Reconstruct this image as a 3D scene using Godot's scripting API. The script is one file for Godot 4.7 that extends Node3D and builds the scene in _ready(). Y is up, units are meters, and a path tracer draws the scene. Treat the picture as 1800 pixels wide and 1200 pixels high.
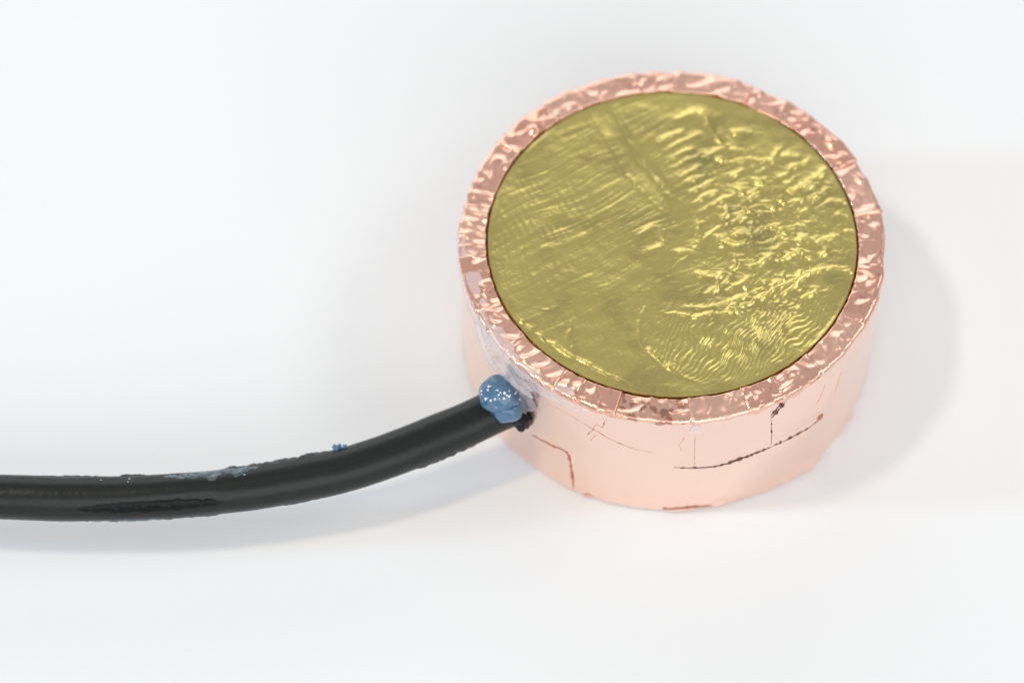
extends Node3D
# A foil-wrapped contact microphone lying on a white table, close up. All shapes are worked out in millimetres and written in metres.

const MM := 0.001
const R := 15.45          # radius of the wrapped body
const TOP := 12.85        # height of its upper rim
const BRASS_R := 13.44
const CELL := 0.052       # of the height field of the brass face
const SIDE := 520

var rng := RandomNumberGenerator.new()
var field := PackedFloat32Array()
var mic: Node3D


func _ready() -> void:
	rng.seed = 7
	stage()
	tabletop()
	mic = Node3D.new()
	mic.name = "contact_microphone"
	mic.set_meta("label", "round contact microphone wrapped in crumpled copper foil with a brass face and black cable")
	mic.set_meta("category", "microphone")
	add_child(mic)
	foil_wall()
	foil_flaps()
	foil_cracks()
	brass_face()
	cable()
	glue()


# ------------------------------------------------------------------ camera, light

func stage() -> void:
	var cam := Camera3D.new()
	cam.name = "camera"
	var lens := CameraAttributesPhysical.new()
	lens.frustum_focal_length = 139.26
	lens.frustum_focus_distance = 0.2825
	lens.frustum_near = 0.02
	lens.frustum_far = 50.0
	lens.exposure_aperture = 22.0
	cam.attributes = lens
	cam.position = Vector3(0, 250.948, 164.393) * MM
	cam.rotation = Vector3(deg_to_rad(-56.884), deg_to_rad(4.0787), 0)
	add_child(cam)
	cam.current = true

	var env := Environment.new()
	env.background_mode = Environment.BG_COLOR          # the white room round the table
	env.background_color = Color(0.43, 0.436, 0.447).linear_to_srgb()
	env.background_energy_multiplier = 1.0
	env.tonemap_mode = Environment.TONE_MAPPER_LINEAR
	env.tonemap_exposure = 1.05
	env.sdfgi_enabled = true
	env.ssao_enabled = true
	env.ssil_enabled = true
	var we := WorldEnvironment.new()
	we.name = "surroundings"
	we.environment = env
	add_child(we)

	# desk lamp up on the left: the round shadow on the right of the disc
	lamp("desk_lamp", Vector3(-6.0, 12.9, 1.25).normalized() * 0.55, Vector2(0.05, 0.05), Color(1.0, 0.9, 0.72), 0.16 * 0.32)
	# cool light from the side, low: the faint band beyond the disc
	lamp("side_window", Vector3(-1.0, 0.42, 0.126).normalized() * 0.9, Vector2(0.09, 0.09), Color(0.45, 0.72, 1.0), 0.08 * 0.8 / 0.38)
	# broad added fill lights, no known source: sheen on the metal, brighter table front
	lamp("back_fill_light", Vector3(-0.4, 0.44, -1.0).normalized() * 1.3, Vector2(1.5, 0.7), Color(1.0, 1.0, 1.0), 0.43)
	lamp("front_fill_light", Vector3(0.25, 0.62, 1.0).normalized() * 1.3, Vector2(1.5, 0.9), Color(0.96, 0.985, 1.0), 0.86)
	lamp("top_fill_light", Vector3(0.85, 1.0, -0.1).normalized() * 1.5, Vector2(0.35, 1.0), Color(1.0, 1.0, 1.0), 0.3)


func lamp(called: String, at: Vector3, size: Vector2, color: Color, energy: float) -> void:
	var l := AreaLight3D.new()
	l.name = called
	l.area_size = size
	l.light_color = color.linear_to_srgb()
	l.light_energy = energy
	l.area_normalize_energy = true
	l.shadow_enabled = true
	l.area_range = 5.0
	add_child(l, true)
	l.look_at_from_position(at, Vector3.ZERO, Vector3(0.1, 0.2, 1).normalized())


# ------------------------------------------------------------------ helpers

func noise(freq: float, sd: int, kind := FastNoiseLite.TYPE_SIMPLEX_SMOOTH, octaves := 1) -> FastNoiseLite:
	var n := FastNoiseLite.new()
	n.noise_type = kind
	n.frequency = freq
	n.seed = sd
	n.fractal_type = FastNoiseLite.FRACTAL_FBM if octaves > 1 else FastNoiseLite.FRACTAL_NONE
	n.fractal_octaves = octaves
	return n


func cells(freq: float, sd: int, what := FastNoiseLite.RETURN_DISTANCE) -> FastNoiseLite:
	var n := noise(freq, sd, FastNoiseLite.TYPE_CELLULAR)
	n.cellular_distance_function = FastNoiseLite.DISTANCE_EUCLIDEAN
	n.cellular_return_type = what
	n.cellular_jitter = 1.0
	n.domain_warp_enabled = true
	n.domain_warp_type = FastNoiseLite.DOMAIN_WARP_SIMPLEX
	n.domain_warp_frequency = freq * 0.8
	n.domain_warp_amplitude = 0.5 / freq
	n.domain_warp_fractal_type = FastNoiseLite.DOMAIN_WARP_FRACTAL_NONE
	return n


func on_wall(deg: float, y: float, r: float) -> Vector3:
	var t := deg_to_rad(deg)
	return Vector3(r * sin(t), y, r * cos(t))


# A grid of (nu + 1) x (nv + 1) points in millimetres, row by row along v, as one mesh with smooth normals.
func grid(called: String, p: PackedVector3Array, nu: int, nv: int, mat: Material, parent: Node3D, closed := false, tint := PackedColorArray()) -> MeshInstance3D:
	var w := nu + 1
	var n := PackedVector3Array()
	n.resize(p.size())
	var index := PackedInt32Array()
	index.resize(nu * nv * 6)
	var k := 0
	for j in nv:
		for i in nu:
			var a := j * w + i
			var b := a + 1
			var c := a + w
			var d := c + 1
			var across := (p[d] - p[a]).cross(p[b] - p[c])
			n[a] += across
			n[b] += across
			n[c] += across
			n[d] += across
			index[k] = a
			index[k + 1] = b
			index[k + 2] = d
			index[k + 3] = a
			index[k + 4] = d
			index[k + 5] = c
			k += 6
	if closed:
		for j in nv + 1:
			var both := n[j * w] + n[j * w + nu]
			n[j * w] = both
			n[j * w + nu] = both
	# (p_d - p_a) x (p_b - p_c) points along u x v turned about: for a, b, d running clockwise seen from outside it points out
	var q := PackedVector3Array()
	q.resize(p.size())
	for i in p.size():
		q[i] = p[i] * MM
		n[i] = n[i].normalized()
	var arrays := []
	arrays.resize(Mesh.ARRAY_MAX)
	arrays[Mesh.ARRAY_VERTEX] = q
	arrays[Mesh.ARRAY_NORMAL] = n
	if tint.size():
		arrays[Mesh.ARRAY_COLOR] = tint
	arrays[Mesh.ARRAY_INDEX] = index
	var m := ArrayMesh.new()
	m.add_surface_from_arrays(Mesh.PRIMITIVE_TRIANGLES, arrays)
	var o := MeshInstance3D.new()
	o.name = called
	o.mesh = m
	o.material_override = null
	m.surface_set_material(0, mat)
	parent.add_child(o, true)
	return o


func metal(lin: Color, rough: float) -> StandardMaterial3D:
	var m := StandardMaterial3D.new()
	m.albedo_color = lin.linear_to_srgb()
	m.metallic = 1.0
	m.vertex_color_use_as_albedo = true
	m.roughness = rough
	return m


func curve(points: Array, step: float) -> PackedVector3Array:
	var c := Curve3D.new()
	c.bake_interval = step
	for i in points.size():
		var before: Vector3 = points[maxi(i - 1, 0)]
		var after: Vector3 = points[mini(i + 1, points.size() - 1)]
		var t := (after - before) / 6.0
		c.add_point(points[i], -t, t)
	return c.get_baked_points()


# ------------------------------------------------------------------ the table

func tabletop() -> void:
	var m := StandardMaterial3D.new()
	m.albedo_color = Color(0.9, 0.9, 0.9).linear_to_srgb()
	m.roughness = 0.75
	m.metallic_specular = 0.25
	var box := BoxMesh.new()
	box.size = Vector3(1.6, 0.02, 1.2)
	box.material = m
	var o := MeshInstance3D.new()
	o.name = "tabletop"
	o.mesh = box
	o.position = Vector3(0, -0.01, 0)
	o.set_meta("kind", "structure")
	o.set_meta("label", "smooth white tabletop")
	add_child(o)


# ------------------------------------------------------------------ copper foil

var wall_low := noise(0.09, 3)
var wall_mid := noise(0.35, 4)
var wall_fine := noise(1.6, 5, FastNoiseLite.TYPE_SIMPLEX_SMOOTH, 3)
var wall_crease := cells(0.5, 6)
var wall_facet := cells(0.135, 9)


# How far the foil stands off the true cylinder at a place on it.
func wall_shift(b: Vector3, t: float) -> float:
	var up := smoothstep(8.5, 12.0, b.y)
	var foot := 1.0 - smoothstep(0.2, 1.6, b.y)
	var h := 0.11 * wall_low.get_noise_3dv(b) * (1.0 - 0.6 * up) + 0.035 * wall_mid.get_noise_3dv(b) + 0.008 * wall_fine.get_noise_3dv(b)
	h += 0.24 * (wall_facet.get_noise_3dv(b) + 0.4) * (1.0 - 0.7 * up) + (0.02 - 0.01 * up) * (wall_crease.get_noise_3dv(b) + 0.5)
	h += foot * (0.1 + 0.18 * smoothstep(10.0, 40.0, rad_to_deg(wrapf(t, -PI, PI)))) * wall_mid.get_noise_3dv(b * 2.0)
	# a lower strip of tape laps over the upper one at 6.7 mm, and another at 5 mm by the cable
	var deg := rad_to_deg(wrapf(t, -PI, PI))
	if deg > 2.0 and deg < 50.0:
		h += 0.07 * smoothstep(6.85, 6.72, b.y) * smoothstep(2.0, 4.0, deg) * smoothstep(50.0, 47.0, deg)
	if deg > -40.0 and deg < -24.0:
		h += 0.07 * smoothstep(5.05, 4.92, b.y)
	return h


func foil_wall() -> void:
	var mat := metal(Color(1.0, 0.74, 0.63), 0.27)  # paler copper than the flaps: bleaching by strong light put into the colour
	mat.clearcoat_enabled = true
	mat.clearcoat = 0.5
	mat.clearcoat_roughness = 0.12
	var nu := 900
	# profile: (radius, height)
	var prof: Array[Vector2] = [Vector2(0.05, 0.02), Vector2(8, 0.02), Vector2(14.6, 0.03)]
	for k in 8:
		var a := PI / 2 * k / 7.0
		prof.append(Vector2(14.95 + 0.45 * sin(a), 0.48 - 0.45 * cos(a)))
	for k in range(1, 60):
		prof.append(Vector2(R - 0.05 + 0.05 * k / 60.0, 0.48 + (TOP - 0.7) * k / 60.0))
	for k in 8:
		var a := PI / 2 * k / 7.0
		prof.append(Vector2(R - 0.2 + 0.2 * cos(a), TOP - 0.22 + 0.2 * sin(a)))
	for k in range(1, 6):
		prof.append(Vector2(R - 0.2 - 1.6 * k / 5.0, TOP - 0.03))
	prof.append(Vector2(13.5, TOP - 0.12))
	prof.append(Vector2(13.2, TOP - 0.14))
	prof.append(Vector2(9.0, TOP - 0.14))
	var nv := prof.size() - 1
	var p := PackedVector3Array()
	for j in nv + 1:
		for i in nu + 1:
			var t := TAU * (i % nu) / nu
			var r := prof[j].x
			var y := prof[j].y
			var b := Vector3(r * sin(t), y, r * cos(t))
			if r > 14.5:
				b += Vector3(sin(t), 0, cos(t)) * wall_shift(b, t)
				var deg := rad_to_deg(wrapf(t, -PI, PI))
				# small nub of foil at the foot
				var nub := exp(-pow((deg - 46.5) / 3.6, 2) - pow((y - 0.9) / 0.7, 2))
				b += Vector3(sin(t), 0, cos(t)) * 0.45 * nub
				if y > 0.03:
					b.y += 0.12 * wall_low.get_noise_3dv(b * 2.0) * smoothstep(1.0, 12.0, y)
			p.append(b)
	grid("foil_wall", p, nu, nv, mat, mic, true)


func crumple(b: Vector3, arc: float, s: float, c1: FastNoiseLite, c2: FastNoiseLite, n1: FastNoiseLite) -> float:
	var pleat := 0.45 - absf(n1.get_noise_2d(arc * 0.4, s * 0.2))
	var cross := 0.45 - absf(n1.get_noise_2d(arc * 0.26 + s * 0.34 + 60.0, s * 0.36 - arc * 0.12))
	return 0.26 * (c1.get_noise_3dv(b) + 0.45) + 0.07 * (c2.get_noise_3dv(b) + 0.45) + 0.2 * pleat + 0.2 * cross


func foil_flaps() -> void:
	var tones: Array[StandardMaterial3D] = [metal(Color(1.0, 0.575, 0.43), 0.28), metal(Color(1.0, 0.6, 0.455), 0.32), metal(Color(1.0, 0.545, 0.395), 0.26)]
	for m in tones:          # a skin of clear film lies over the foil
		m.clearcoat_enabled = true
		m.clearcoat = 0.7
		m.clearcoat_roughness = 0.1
	var cuts: Array[float] = [-178, -160, -139, -121, -98, -80, -63, -49, -31, -13, 8, 24, 34, 47, 66, 85, 104, 122, 143, 160, 182]
	var c1 := cells(0.3, 21)
	var c2 := cells(0.7, 22)
	var n1 := noise(1.0, 23)
	var stain := noise(1.1, 25, FastNoiseLite.TYPE_SIMPLEX_SMOOTH, 2)
	var edge := noise(0.8, 24, FastNoiseLite.TYPE_SIMPLEX_SMOOTH, 3)
	for f in cuts.size() - 1:
		var from := cuts[f] - 1.2
		var to := cuts[f + 1] + 1.4
		var nu := int((to - from) / 360.0 * TAU * R / 0.085)
		var nv := 44
		var lift := 0.13 + 0.05 * (f % 3)
		var drop := rng.randf_range(0.05, 0.4)
		var tint := PackedColorArray()
		var lean := rng.randf_range(-0.12, 0.12)
		var p := PackedVector3Array()
		for j in nv + 1:
			for i in nu + 1:
				var u := float(i) / nu
				var v := float(j) / nv
				var deg := lerpf(from, to, u)
				var t := deg_to_rad(deg)
				var away := Vector3(sin(t), 0, cos(t))
				var inner := 13.5 + 0.04 * edge.get_noise_2d(deg * 0.3, 7.0)
				var corner := 0.2
				var flat_len := R - corner - inner
				var bend := PI / 2 * corner
				var down := drop + 0.55 * edge.get_noise_2d(deg * 0.26, 40.0)
				var s := v * (flat_len + bend + maxf(down, 0.1))
				var b: Vector3
				var n: Vector3
				if s < flat_len:
					b = away * (inner + s) + Vector3.UP * TOP
					n = Vector3.UP
				elif s < flat_len + bend:
					var a := (s - flat_len) / corner
					b = away * (R - corner + corner * sin(a)) + Vector3.UP * (TOP - corner + corner * cos(a))
					n = away * sin(a) + Vector3.UP * cos(a)
				else:
					b = away * R + Vector3.UP * (TOP - corner - (s - flat_len - bend))
					n = away
				var on_side := smoothstep(flat_len + bend * 0.5, flat_len + bend * 1.3, s)
				var h := crumple(b + Vector3(0, 3.0 * f, 0), t * R + 11.0 * f, s, c1, c2, n1) * lerpf(1.0, 0.12, on_side)
				h *= 1.0 - 0.6 * exp(-pow((s - flat_len) / 0.22, 2))
				h = maxf(h, -0.06) + lift * (1.0 - 0.6 * on_side) + on_side * wall_shift(b, t) + lean * (u - 0.5) * 2.0 * (1.0 - on_side)
				# all edges tuck under
				var rim := minf(minf(u, 1.0 - u) * (to - from) / 1.0, minf(v, 1.0 - v) * 14.0)
				h = lerpf(-0.12, h, smoothstep(0.0, 0.9, rim))
				p.append(b + n * h)
				# brown spots, most on the piece in front
				var spot := smoothstep(0.05 if f == 9 else 0.4, 0.35 if f == 9 else 0.8, stain.get_noise_3dv(b)) * (0.8 if f == 9 else 0.55)
				tint.append(Color(1.02, 1.03, 1.04).lerp(Color(0.4, 0.3, 0.28), spot))
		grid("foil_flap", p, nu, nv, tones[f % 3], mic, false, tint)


# Tarnished edges and shaded gaps where the foil has split: beaded ribbons that stand on the wall.
func ribbon(called: String, path: Array, width: float, mat: Material, sd: int) -> void:
	var n := noise(1.1, sd, FastNoiseLite.TYPE_SIMPLEX_SMOOTH, 2)
	var pts := curve(path, 0.06)
	var count := pts.size()
	var p := PackedVector3Array()
	var along := 8
	for j in count:
		var here := pts[j]
		var next := pts[mini(j + 1, count - 1)] - pts[maxi(j - 1, 0)]
		next = Vector3(next.x, next.y, 0).normalized()
		var x := float(j) / (count - 1)
		var w := width * (0.45 + 1.5 * maxf(0.0, n.get_noise_1d(j * 0.06))) * sqrt(maxf(0.0, sin(PI * clampf(x, 0.02, 0.98))))
		var wob := 0.05 * n.get_noise_1d(j * 0.06 + 50.0)
		for i in along + 1:
			var a := PI * i / along
			var off := Vector2(-next.y, next.x) * (w * cos(a) + wob)
			var arc := here.x + off.x
			var b := on_wall(rad_to_deg(arc / R), here.y + off.y, R)
			b = on_wall(rad_to_deg(arc / R), here.y + off.y, R + wall_shift(b, arc / R) + here.z - 0.02 + w * 0.35 * sin(a))
			p.append(b)
	grid(called, p, along, count - 1, mat, mic)


func arcs(list: Array, z := 0.012) -> Array:
	var out := []
	for v in list:
		out.append(Vector3(deg_to_rad(v.x) * R, v.y, z))
	return out


func foil_cracks() -> void:
	var dark := metal(Color(0.17, 0.065, 0.045), 0.5)  # tarnish plus the shade of the open gaps, put into one dark colour
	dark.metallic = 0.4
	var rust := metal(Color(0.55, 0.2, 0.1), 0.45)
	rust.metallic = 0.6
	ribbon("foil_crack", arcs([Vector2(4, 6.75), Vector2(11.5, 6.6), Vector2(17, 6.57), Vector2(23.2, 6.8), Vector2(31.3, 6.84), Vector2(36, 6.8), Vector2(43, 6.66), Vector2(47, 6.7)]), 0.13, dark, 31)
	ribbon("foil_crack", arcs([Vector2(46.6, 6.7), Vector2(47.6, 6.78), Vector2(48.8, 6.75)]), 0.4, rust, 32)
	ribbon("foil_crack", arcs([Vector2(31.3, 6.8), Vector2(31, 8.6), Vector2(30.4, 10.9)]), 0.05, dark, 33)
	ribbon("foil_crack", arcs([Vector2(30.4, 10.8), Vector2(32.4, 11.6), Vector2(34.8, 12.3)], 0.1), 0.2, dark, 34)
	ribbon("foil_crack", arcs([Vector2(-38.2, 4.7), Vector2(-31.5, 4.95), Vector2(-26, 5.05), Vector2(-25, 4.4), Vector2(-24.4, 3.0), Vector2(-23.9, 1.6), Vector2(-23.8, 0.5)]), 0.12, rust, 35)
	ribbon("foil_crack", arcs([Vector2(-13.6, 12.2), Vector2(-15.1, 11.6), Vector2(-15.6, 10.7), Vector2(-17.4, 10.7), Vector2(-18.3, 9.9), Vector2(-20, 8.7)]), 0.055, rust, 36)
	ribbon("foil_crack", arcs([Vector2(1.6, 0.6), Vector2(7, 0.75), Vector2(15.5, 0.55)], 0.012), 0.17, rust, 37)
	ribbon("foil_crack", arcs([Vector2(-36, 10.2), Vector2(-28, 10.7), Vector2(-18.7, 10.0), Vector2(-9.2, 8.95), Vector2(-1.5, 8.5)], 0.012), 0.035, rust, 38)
	var stain := metal(Color(0.9, 0.5, 0.38), 0.4)
	ribbon("foil_stain", arcs([Vector2(45.5, 9.0), Vector2(47.5, 9.8), Vector2(49, 10.8)], 0.004), 0.12, stain, 41)
	ribbon("foil_stain", arcs([Vector2(53, 8.2), Vector2(54.5, 9.6), Vector2(56, 10.4)], 0.004), 0.14, stain, 42)
	ribbon("foil_stain", arcs([Vector2(5.4, 11.2), Vector2(6.2, 10.6), Vector2(5.2, 9.9), Vector2(5.9, 9.0)], 0.004), 0.06, stain, 43)
	ribbon("foil_stain", arcs([Vector2(-20, 8.7), Vector2(-19, 8.3), Vector2(-17.6, 9.2), Vector2(-16, 10.1)], 0.004), 0.045, stain, 44)
	ribbon("foil_stain", arcs([Vector2(-20.5, 0.5), Vector2(-19, 0.6), Vector2(-17.5, 0.5)], 0.004), 0.12, stain, 47)
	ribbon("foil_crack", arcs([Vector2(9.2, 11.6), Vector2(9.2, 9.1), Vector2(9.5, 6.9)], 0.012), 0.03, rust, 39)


# ------------------------------------------------------------------ brass face

func ridge(points: Array, width: float, height: float) -> void:
	var v := []
	for q in points:
		v.append(Vector3(q.x, 0, q.y))
	var pts := curve(v, 0.06)
	var n := noise(0.45, int(absf(points[0].x * 77.0 + points[0].y * 131.0)), FastNoiseLite.TYPE_SIMPLEX_SMOOTH, 2)
	var count := pts.size()
	for k in count:
		var x := float(k) / maxi(count - 1, 1)
		var taper := sqrt(maxf(sin(PI * x), 0.0))
		var w := 1.35 * width * (1.0 + 0.5 * n.get_noise_1d(k * 0.06)) * (0.5 + 0.5 * taper)
		var amp := 1.7 * height * taper * (0.8 + 0.6 * n.get_noise_1d(k * 0.06 + 30.0))
		var px := pts[k].x + 0.16 * n.get_noise_1d(k * 0.06 + 90.0)
		var pz := pts[k].z + 0.16 * n.get_noise_1d(k * 0.06 + 160.0)
		var reach := int(w * 2.2 / CELL) + 1
		var ci := int(px / CELL) + SIDE / 2
		var cj := int(pz / CELL) + SIDE / 2
		for j in range(maxi(cj - reach, 0), mini(cj + reach + 1, SIDE)):
			for i in range(maxi(ci - reach, 0), mini(ci + reach + 1, SIDE)):
				var dx := (i - SIDE / 2) * CELL - px
				var dz := (j - SIDE / 2) * CELL - pz
				var d := sqrt(dx * dx + dz * dz) / w
				var g := amp * (0.6 * exp(-1.9 * d) + 0.4 * exp(-d * d)) * smoothstep(2.2, 1.6, d)
				var at := j * SIDE + i
				if absf(g) > absf(field[at]):
					field[at] = g


func blob(x: float, z: float, cx: float, cz: float, rx: float, rz: float) -> float:
	return exp(-pow((x - cx) / rx, 2) - pow((z - cz) / rz, 2))


func brass_face() -> void:
	field.resize(SIDE * SIDE)
	# folds that can be told apart
	ridge([Vector2(-0.4, -10.8), Vector2(0.8, -11.4), Vector2(1.9, -11.2), Vector2(2.6, -9.8), Vector2(3.5, -8.5), Vector2(4.2, -7.7)], 0.34, 0.16)
	ridge([Vector2(5.4, -7.4), Vector2(6.3, -5.7), Vector2(7.8, -4.2), Vector2(8.9, -2.5)], 0.34, 0.09)
	ridge([Vector2(-0.6, 6.3), Vector2(1, 6.4), Vector2(2.5, 6.5), Vector2(4.7, 5.8), Vector2(6.7, 4.4), Vector2(8.3, 3.3), Vector2(9.9, 2.3), Vector2(11.1, 1.8), Vector2(12.9, 1.5)], 0.2, 0.13)
	ridge([Vector2(1, 5.8), Vector2(3.4, 5.6), Vector2(5, 4.75), Vector2(7, 3.6), Vector2(7.8, 2.8)], 0.17, 0.09)
	ridge([Vector2(-1.7, 6), Vector2(-2, 7.5), Vector2(-1.7, 9.2), Vector2(-0.4, 10.5), Vector2(1.1, 11.6), Vector2(2.5, 12.2)], 0.16, 0.07)
	ridge([Vector2(-2.6, -0.2), Vector2(-1.4, -0.8), Vector2(-0.5, 0.2)], 0.34, 0.1)
	ridge([Vector2(-2.1, 1.5), Vector2(-0.9, 0.7), Vector2(0.2, 1.9)], 0.32, 0.1)
	ridge([Vector2(0, 2.6), Vector2(2, 0.2), Vector2(4.3, -2.4), Vector2(6.3, -4.1)], 0.16, 0.06)
	ridge([Vector2(4.3, -3), Vector2(5.1, -3.3), Vector2(6, -2.8), Vector2(7.6, -3.2), Vector2(8.9, -3.8)], 0.22, 0.11)
	ridge([Vector2(-11.6, 6.9), Vector2(-8.6, 9.4), Vector2(-5.6, 11.1), Vector2(-2.3, 12.8)], 0.14, 0.06)
	ridge([Vector2(-6.7, 7.1), Vector2(-7, 9.3), Vector2(-6, 11.2)], 0.1, 0.05)
	ridge([Vector2(-5.1, -11.6), Vector2(-3.6, -8.8), Vector2(-1.8, -5.8), Vector2(0.9, -3.0)], 0.12, 0.05)
	ridge([Vector2(-6.3, -10.6), Vector2(-5, -8.0), Vector2(-3.1, -5.0), Vector2(-0.5, -2.2)], 0.12, 0.04)
	# short parallel scratches right of the trough
	for k in 9:
		var z := -8.6 + 0.75 * k
		var x := -1.6 + 0.42 * k
		var long := rng.randf_range(1.6, 3.4)
		ridge([Vector2(x, z), Vector2(x + long * 0.5, z - long * 0.36), Vector2(x + long, z - long * 0.68)], 0.2, rng.randf_range(0.05, 0.1))
	# the crumpled right half: small crooked folds
	for k in 84:
		var a := rng.randfn(-0.5, 0.3) if k % 4 else rng.randf_range(0.3, 1.6)
		var x := rng.randfn(6.6, 3.2)
		var z := rng.randfn(-1.4, 3.9)
		if x < 1.5 and z < 0.0:
			x += 4.0
		var path := []
		var tail := 3 + k % 4
		for s in tail:
			path.append(Vector2(x, z))
			a += rng.randf_range(-0.6, 0.6)
			var long := rng.randf_range(0.35, 0.9)
			x += cos(a) * long
			z += sin(a) * long
		ridge(path, rng.randf_range(0.14, 0.3), rng.randf_range(0.06, 0.15))
	# shallow breaks elsewhere
	for k in 5:
		var a := rng.randf_range(-1.0, -0.2)
		var x := rng.randf_range(-11.0, 3.0)
		var z := rng.randf_range(-9.0, 9.0)
		var path := []
		for s in 4:
			path.append(Vector2(x, z))
			a += rng.randf_range(-0.5, 0.5)
			x += cos(a) * 0.5
			z += sin(a) * 0.5
		ridge(path, rng.randf_range(0.08, 0.16), rng.randf_range(0.015, 0.05))
	var broad := noise(0.12, 51)
	var warp := noise(0.16, 52)
	var warp2 := noise(0.6, 53)
	var grain := noise(1.0, 54, FastNoiseLite.TYPE_SIMPLEX_SMOOTH, 2)
	var streak := noise(1.0, 55, FastNoiseLite.TYPE_SIMPLEX_SMOOTH, 3)
	var rough := noise(0.55, 56, FastNoiseLite.TYPE_SIMPLEX_SMOOTH, 2)
	var fine := noise(5.0, 57)
	var crack := cells(0.55, 58, FastNoiseLite.RETURN_DISTANCE2_SUB)
	for j in SIDE:
		for i in SIDE:
			var x := (i - SIDE / 2) * CELL
			var z := (j - SIDE / 2) * CELL
			if x * x + z * z > 184.0:
				continue
			var h := field[j * SIDE + i]
			var wx := warp.get_noise_2d(x, z)
			var wz := warp2.get_noise_2d(x, z)
			h += 0.08 * broad.get_noise_2d(x, z) + 0.02 * rough.get_noise_2d(x * 0.7 + 30.0, z * 0.9)
			# striations from lower left to upper right, over the left and middle
			var m1 := clampf(blob(x, z, -6.0, -4.0, 7.5, 8.0) + 0.7 * blob(x, z, 2.0, -6.0, 4.0, 4.0) + 0.25, 0.0, 1.0)
			var u := 0.82 * x - 0.57 * z
			var v := 0.57 * x + 0.82 * z + 0.32 * wx
			var off := absf(0.82 * (x + 5.75) - 0.57 * (z + 11.3))          # the smooth diagonal trough is left bare
			h -= 0.055 * smoothstep(1.0, 0.2, off) * smoothstep(2.0, -1.5, x) * smoothstep(-7.5, -5.5, x)
			m1 *= 1.0 - 0.85 * smoothstep(1.0, 0.5, off) * smoothstep(1.5, -1.0, x)
			h += 0.018 * m1 * streak.get_noise_2d(u * 0.08, v * 1.0)
			h += 0.03 * m1 * (0.4 - absf(streak.get_noise_2d(u * 0.1 + 70.0, v * 1.7)))
			# steps left by the arcs at the left edge
			var m2 := blob(x, z, -10.0, 0.5, 4.5, 5.0)
			h += 0.014 * m2 * clampf(0.5 + 1.2 * rough.get_noise_2d(x * 0.6, z * 0.6 + 9.0), 0.0, 1.0) * sin(6.5 * (0.75 * z - 0.45 * x + 0.05 * x * x + 0.8 * wx))
			# fingerprint-like ripples at the lower right
			var m3 := clampf(blob(x, z, 3.6, 8.9, 3.4, 2.2) + blob(x, z, 8.3, 6.6, 3.0, 2.2), 0.0, 1.0)
			h += 0.05 * m3 * (0.7 - 1.6 * absf(sin(8.5 * (0.88 * x + 0.45 * z + 0.75 * wx + 0.2 * wz)))) * (0.75 + 0.9 * grain.get_noise_2d(x * 0.8, z * 0.8))
			# crumpled right side
			var m4 := clampf(blob(x, z, 8.0, -1.5, 5.5, 6.0) + 0.4 * blob(x, z, 7.0, 5.5, 5.0, 3.0), 0.0, 1.0)
			var rr := 1.0 - absf(rough.get_noise_2d(x + 0.8 * wz, z * 1.25 + 0.8 * wx)) * 2.2
			h += 0.03 * m4 * rr
			h += 0.018 * m4 * streak.get_noise_2d(u * 0.3 + 90.0, v * 0.7)
			h += (0.006 + 0.03 * m4) * crack.get_noise_2d(x, z)
			# lower left: faint fine scratches
			h += 0.008 * streak.get_noise_2d((0.3 * x + 0.95 * z) * 0.3 + 40.0, (0.95 * x - 0.3 * z) * 2.2)
			h += 0.005 * fine.get_noise_2d(x, z)
			# hair-thin creases
			var hair := pow(1.0 - absf(rough.get_noise_2d(x * 0.9 + 1.2 * wz + 50.0, z * 1.1)), 9.0)
			var hair2 := pow(1.0 - absf(grain.get_noise_2d(x * 0.6 - 20.0 + 0.5 * wz, z * 0.75)), 9.0)
			h += (0.006 + 0.02 * m4) * hair + (0.003 + 0.01 * m4) * hair2
			field[j * SIDE + i] = h * (1.0 - smoothstep(13.1, 13.44, sqrt(x * x + z * z)))
	# square grid bent into a round sheet, with the cut edge and underside
	var n := 470
	var p := PackedVector3Array()
	var tint := PackedColorArray()
	var cloud := noise(0.2, 59, FastNoiseLite.TYPE_SIMPLEX_SMOOTH, 3)
	for j in n + 1:
		for i in n + 1:
			var a := 2.0 * i / n - 1.0
			var b := 2.0 * j / n - 1.0
			var q := Vector2.ZERO
			if absf(a) > absf(b):
				q = Vector2.from_angle(PI / 4 * b / a) * a
			elif b != 0.0:
				q = Vector2.from_angle(PI / 2 - PI / 4 * a / b) * b
			q *= BRASS_R
			var fx := clampf(q.x / CELL + SIDE / 2, 0, SIDE - 1.01)
			var fz := clampf(q.y / CELL + SIDE / 2, 0, SIDE - 1.01)
			var ii := int(fx)
			var jj := int(fz)
			var at := jj * SIDE + ii
			var h := lerpf(lerpf(field[at], field[at + 1], fx - ii), lerpf(field[at + SIDE], field[at + SIDE + 1], fx - ii), fz - jj)
			p.append(Vector3(q.x, TOP + 0.16 + h, q.y))
			# grey-green tarnish clouds, plus duller patches by the far folds and at the right
			var dull := 0.5 * smoothstep(-0.25, 0.5, cloud.get_noise_2d(q.x, q.y)) + 0.55 * blob(q.x, q.y, 2.2, -8.6, 1.7, 2.0) + 0.5 * blob(q.x, q.y, -7.2, -9.3, 1.9, 1.2) + 0.3 * blob(q.x, q.y, 6.2, -1.0, 1.2, 1.0)
			dull = clampf(dull + 0.12 * grain.get_noise_2d(q.x * 2.5, q.y * 2.5), 0.0, 1.0)
			tint.append(Color(1.12, 1.08, 1.05).lerp(Color(0.6, 0.64, 0.76), dull))
	var mat := metal(Color(0.73, 0.61, 0.205), 0.28)
	var face := grid("brass_disc", p, n, n, mat, mic, false, tint)
	face.set_meta("label", "scuffed yellow brass disc set into the top")
	var e := PackedVector3Array()
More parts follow.
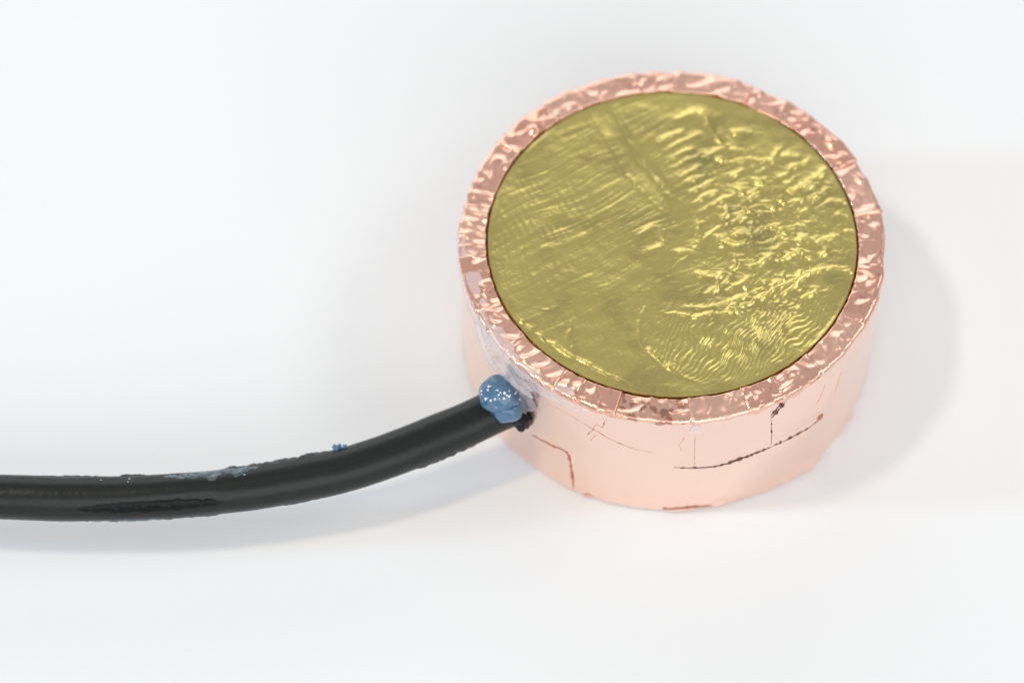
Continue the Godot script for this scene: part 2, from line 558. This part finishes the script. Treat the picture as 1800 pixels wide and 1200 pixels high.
	var steps := 540
	var shape: Array[Vector2] = [Vector2(BRASS_R, 0.16), Vector2(BRASS_R + 0.015, 0.14), Vector2(BRASS_R + 0.015, -0.04), Vector2(BRASS_R - 0.3, -0.08)]
	for j in shape.size():
		for i in steps + 1:
			var t := TAU * (i % steps) / steps
			e.append(Vector3(shape[j].x * sin(t), TOP + shape[j].y, shape[j].x * cos(t)))
	grid("cut_edge", e, steps, shape.size() - 1, mat, face, true)


# ------------------------------------------------------------------ cable

var axis := PackedVector3Array()


func frame_at(k: int) -> Array:
	var d := (axis[mini(k + 1, axis.size() - 1)] - axis[maxi(k - 1, 0)]).normalized()
	var side := d.cross(Vector3.UP).normalized()
	return [axis[k], side, side.cross(d).normalized()]


func cable() -> void:
	var list := [Vector3(-9.3, 6.45, 9.7), Vector3(-10.97, 6.3, 10.6), Vector3(-12.95, 6.1, 11.75), Vector3(-14.94, 5.9, 12.85), Vector3(-18.9, 5.7, 14.95), Vector3(-22.9, 5.5, 16.7), Vector3(-28.9, 5.35, 18.46), Vector3(-35, 5.3, 19.6), Vector3(-41, 5.3, 20.25), Vector3(-47.2, 5.3, 20.55), Vector3(-60, 5.0, 20.6), Vector3(-76, 3.9, 20.0), Vector3(-92, 2.3, 18.8), Vector3(-106, 1.7, 17.6), Vector3(-150, 1.68, 13.0)]
	axis = curve(list, 0.12)
	var rubber := StandardMaterial3D.new()
	rubber.albedo_color = Color(0.009, 0.011, 0.01).linear_to_srgb()
	rubber.roughness = 0.36
	rubber.metallic_specular = 0.42
	var n := noise(0.25, 61)
	var fine := noise(2.2, 62, FastNoiseLite.TYPE_SIMPLEX_SMOOTH, 2)
	var around := 72
	var p := PackedVector3Array()
	var count := axis.size()
	for j in count:
		var f := frame_at(j)
		for i in around + 1:
			var a := TAU * (i % around) / around
			var away: Vector3 = f[1] * cos(a) + f[2] * sin(a)
			var b: Vector3 = f[0] + away * 1.62
			# a long scuffed hollow on the near upper side
			var hollow := 0.0
			if b.x < -29.0 and b.x > -46.0:
				hollow = smoothstep(-42.0, -37.0, b.x) * smoothstep(-30.5, -32.5, b.x) * exp(-pow((wrapf(a - 2.5 + 0.03 * (b.x + 36.0), -PI, PI)) / 0.3, 2))
			p.append(b + away * (0.035 * n.get_noise_3dv(b) + 0.012 * fine.get_noise_3dv(b) - 0.13 * hollow))
	var c := grid("cable", p, around, count - 1, rubber, mic, true)
	c.set_meta("label", "thick black rubber cable with scraped patches and glue smears")

	var black := StandardMaterial3D.new()
	black.albedo_color = Color(0.008, 0.009, 0.009).linear_to_srgb()
	black.roughness = 0.22
	black.metallic_specular = 0.25
	var film := StandardMaterial3D.new()
	film.albedo_color = Color(0.07, 0.1, 0.12).linear_to_srgb()
	film.roughness = 0.25
	film.clearcoat_enabled = true
	film.clearcoat = 0.6
	film.clearcoat_roughness = 0.15
	var skin := StandardMaterial3D.new()
	skin.albedo_color = Color(0.03, 0.034, 0.036).linear_to_srgb()
	skin.roughness = 0.35
	# from x, to x, centre angle, half width, thickness, material
	smear(c, "scrape", -42.0, -31.3, 2.6, 0.34, 0.05, black, 71)
	smear(c, "glue_smear", -35.8, -28.3, 1.05, 0.42, 0.12, film, 72)
	smear(c, "glue_smear", -31.5, -23.3, 0.62, 0.4, 0.17, skin, 73)
	smear(c, "glue_smear", -45.5, -40.0, 0.58, 0.25, 0.09, skin, 74)
	smear(c, "glue_smear", -41.5, -35.0, 3.6, 0.3, 0.12, film, 75)
	smear(c, "glue_smear", -36.0, -31.5, 3.62, 0.22, 0.1, skin, 76)
	smear(c, "glue_smear", -27.5, -24.0, 3.6, 0.2, 0.08, skin, 77)
	smear(c, "glue_smear", -18.5, -13.8, 3.6, 0.3, 0.13, skin, 78)
	smear(c, "glue_smear", -38.8, -36.6, 0.6, 0.16, 0.12, skin, 79)

	# glints in and round the scrape, modelled as pale lumps
	var pale := StandardMaterial3D.new()
	pale.albedo_color = Color(0.7, 0.74, 0.72).linear_to_srgb()
	pale.roughness = 0.3
	for k in 5:
		var at := rng.randi_range(0, count - 1)
		while axis[at].x < -43.0 or axis[at].x > -10.0 or (k < 5 and (axis[at].x > -27.0)):
			at = rng.randi_range(0, count - 1)
		var f := frame_at(at)
		var a := rng.randf_range(2.45, 2.75) if k % 2 else rng.randf_range(1.0, 3.3)
		if k < 6:
			a = rng.randf_range(1.1, 1.5)
		var s := rng.randf_range(0.02, 0.04)
		lump("glint_fleck", f[0] + (f[1] * cos(a) + f[2] * sin(a)) * 1.64, Vector3(s * 2.2, s, s), pale, c, 300 + k, 0.4)
	lump("collar", on_wall(-40.3, 6.3, 15.75), Vector3(0.7, 1.15, 0.6), black, mic, 85, 0.3)
	# small crumb of blue glue stuck on the far side
	lump("glue_crumb", Vector3(-23.3, 6.6, 15.55), Vector3(0.33, 0.3, 0.3), blue_glue(), c, 81, 0.6)
	lump("glue_crumb", Vector3(-22.75, 6.7, 15.45), Vector3(0.18, 0.16, 0.18), blue_glue(), c, 82, 0.6)
	# black collar where the cable enters the body
	var g := noise(1.0, 83, FastNoiseLite.TYPE_SIMPLEX_SMOOTH, 2)
	var q := PackedVector3Array()
	for j in 25:
		var k := int(lerpf(2, 22, j / 24.0))
		var f := frame_at(k)
		for i in around + 1:
			var a := TAU * (i % around) / around
			var away: Vector3 = f[1] * cos(a) + f[2] * sin(a)
			var swell := sin(PI * j / 24.0)
			var b: Vector3 = f[0] + away * 1.55
			q.append(b + away * swell * (0.62 + 0.3 * g.get_noise_3dv(b)))
	grid("collar", q, around, 24, black, mic, true)


func smear(parent: Node3D, called: String, x0: float, x1: float, centre: float, half: float, thick: float, mat: Material, sd: int) -> void:
	var n := noise(0.7, sd, FastNoiseLite.TYPE_SIMPLEX_SMOOTH, 3)
	var bump := noise(4.0 if called == "scrape" else 1.3, sd + 100, FastNoiseLite.TYPE_SIMPLEX_SMOOTH, 3)
	var ks := []
	for k in axis.size():
		if axis[k].x >= x0 and axis[k].x <= x1:
			ks.append(k)
	var p := PackedVector3Array()
	var nu := 26
	for j in ks.size():
		var f := frame_at(ks[j])
		var x := float(j) / (ks.size() - 1)
		var w := half * sqrt(sin(PI * clampf(x, 0.01, 0.99))) * (1.0 + (0.35 if called == "scrape" else 0.7) * n.get_noise_1d(j * 0.12))
		for i in nu + 1:
			var u := 2.0 * i / nu - 1.0
			var a := centre + w * u + 0.25 * half * n.get_noise_1d(j * 0.12 + 60.0)
			var away: Vector3 = f[1] * cos(a) + f[2] * sin(a)
			var b: Vector3 = f[0] + away * 1.6
			var h := thick * (1.0 - u * u) * (0.7 + 0.9 * bump.get_noise_3dv(b)) * smoothstep(0.0, 0.1, minf(x, 1.0 - x))
			p.append(b + away * (h - 0.03 * absf(u)))
	grid(called, p, nu, ks.size() - 1, mat, parent)


# ------------------------------------------------------------------ glue

func blue_glue() -> StandardMaterial3D:
	var m := StandardMaterial3D.new()
	m.albedo_color = Color(0.06, 0.155, 0.265).linear_to_srgb()
	m.roughness = 0.35
	m.metallic_specular = 0.5
	m.clearcoat_enabled = true
	m.clearcoat = 0.7
	m.clearcoat_roughness = 0.12
	return m


func lump(called: String, at: Vector3, size: Vector3, mat: Material, parent: Node3D, sd: int, rough: float, turn := Basis()) -> MeshInstance3D:
	var n := noise(0.55, sd, FastNoiseLite.TYPE_SIMPLEX_SMOOTH, 2)
	var around := 64
	var rows := 40
	var p := PackedVector3Array()
	for j in rows + 1:
		var e := PI * j / rows - PI / 2
		for i in around + 1:
			var a := TAU * (i % around) / around
			var d := Vector3(cos(e) * sin(a), sin(e), cos(e) * cos(a))
			p.append(at + turn * (d * size * (1.0 + rough * n.get_noise_3dv(d * 1.4 + at))))
	return grid(called, p, around, rows, mat, parent, true)


func glue() -> void:
	var bead := lump("glue_blob", on_wall(-45.5, 8.9, 16.5), Vector3(1.5, 1.38, 1.42), blue_glue(), mic, 91, 0.15)
	lump("glue_lobe", on_wall(-43.0, 8.1, 16.45), Vector3(1.25, 1.1, 1.2), blue_glue(), bead, 95, 0.15)
	bead.set_meta("label", "blue hot glue with white flecks over the cable end")
	var white := StandardMaterial3D.new()
	white.albedo_color = Color(0.85, 0.9, 0.92).linear_to_srgb()
	white.roughness = 0.2
	for k in 34:
		var d := Vector3(rng.randf_range(-0.9, 0.7), rng.randf_range(0.1, 1.0), rng.randf_range(0.0, 1.0)).normalized()
		var s := rng.randf_range(0.03, 0.075) * (1.5 if k % 6 == 0 else 1.0)
		var at := on_wall(-45.5, 8.9, 16.5) + d * Vector3(1.5, 1.38, 1.42) * 1.03
		lump("glint_fleck", at, Vector3(s, s, s), white, bead, 200 + k, 0.3)
	# clear glue drawn over the rim above it
	var clear := StandardMaterial3D.new()
	clear.albedo_color = Color(0.92, 0.86, 0.87, 0.42).linear_to_srgb()
	clear.albedo_color.a = 0.42
	clear.transparency = BaseMaterial3D.TRANSPARENCY_ALPHA
	clear.roughness = 0.28
	clear.clearcoat_enabled = true
	clear.clearcoat = 1.0
	clear.clearcoat_roughness = 0.1
	var dull: StandardMaterial3D = clear.duplicate()
	dull.albedo_color = Color(0.42, 0.36, 0.4).linear_to_srgb()  # grey-mauve: shade on the clear film put into the colour
	dull.albedo_color.a = 0.6
	patch("clear_glue", -62.0, -38.0, 9.0, 13.9, 0.6, clear, 92)
	patch("clear_glue", 7.4, 10.6, 11.2, 12.3, 0.14, clear, 96)
	patch("clear_film", -46.0, -22.0, 11.3, 13.9, 0.24, clear, 97)
	patch("clear_film", -96.0, -54.0, 10.9, 14.2, 0.3, clear, 94)
	patch("clear_glue", -45.5, -36.5, 7.3, 10.6, 0.5, dull, 93)  # shaded stretch of the clear film, as a darker lump


# A cushion of glue on the wall.
func patch(called: String, d0: float, d1: float, y0: float, y1: float, thick: float, mat: Material, sd: int) -> void:
	var n := noise(0.6, sd, FastNoiseLite.TYPE_SIMPLEX_SMOOTH, 3)
	var c := cells(0.6, sd)
	var p := PackedVector3Array()
	var nu := 70
	var nv := 50
	for j in nv + 1:
		var ring := float(j) / nv
		for i in nu + 1:
			var a := TAU * (i % nu) / nu
			var ragged := 1.0 + 0.35 * n.get_noise_2d(2.0 * cos(a), 2.0 * sin(a)) + 0.12 * n.get_noise_2d(9.0 * cos(a), 9.0 * sin(a))
			var deg := (d0 + d1) / 2 + (d1 - d0) / 2 * cos(a) * ring * ragged
			var y := (y0 + y1) / 2 + (y1 - y0) / 2 * sin(a) * ring * ragged
			var b := on_wall(deg, y, R)
			var h := thick * sqrt(1.0 - ring * ring * 0.999) * (0.75 + 0.4 * n.get_noise_3dv(b) + 0.5 * (c.get_noise_3dv(b) + 0.5))
			var over := y - (TOP - 0.25)
			if over > 0.0:          # bends over the rim on to the top
				p.append(on_wall(deg, TOP + 0.1 + h * 0.7, R - 0.1 - over * 0.75))
			else:
				p.append(on_wall(deg, y, R + 0.05 + h))
	grid(called, p, nu, nv, mat, mic, true)
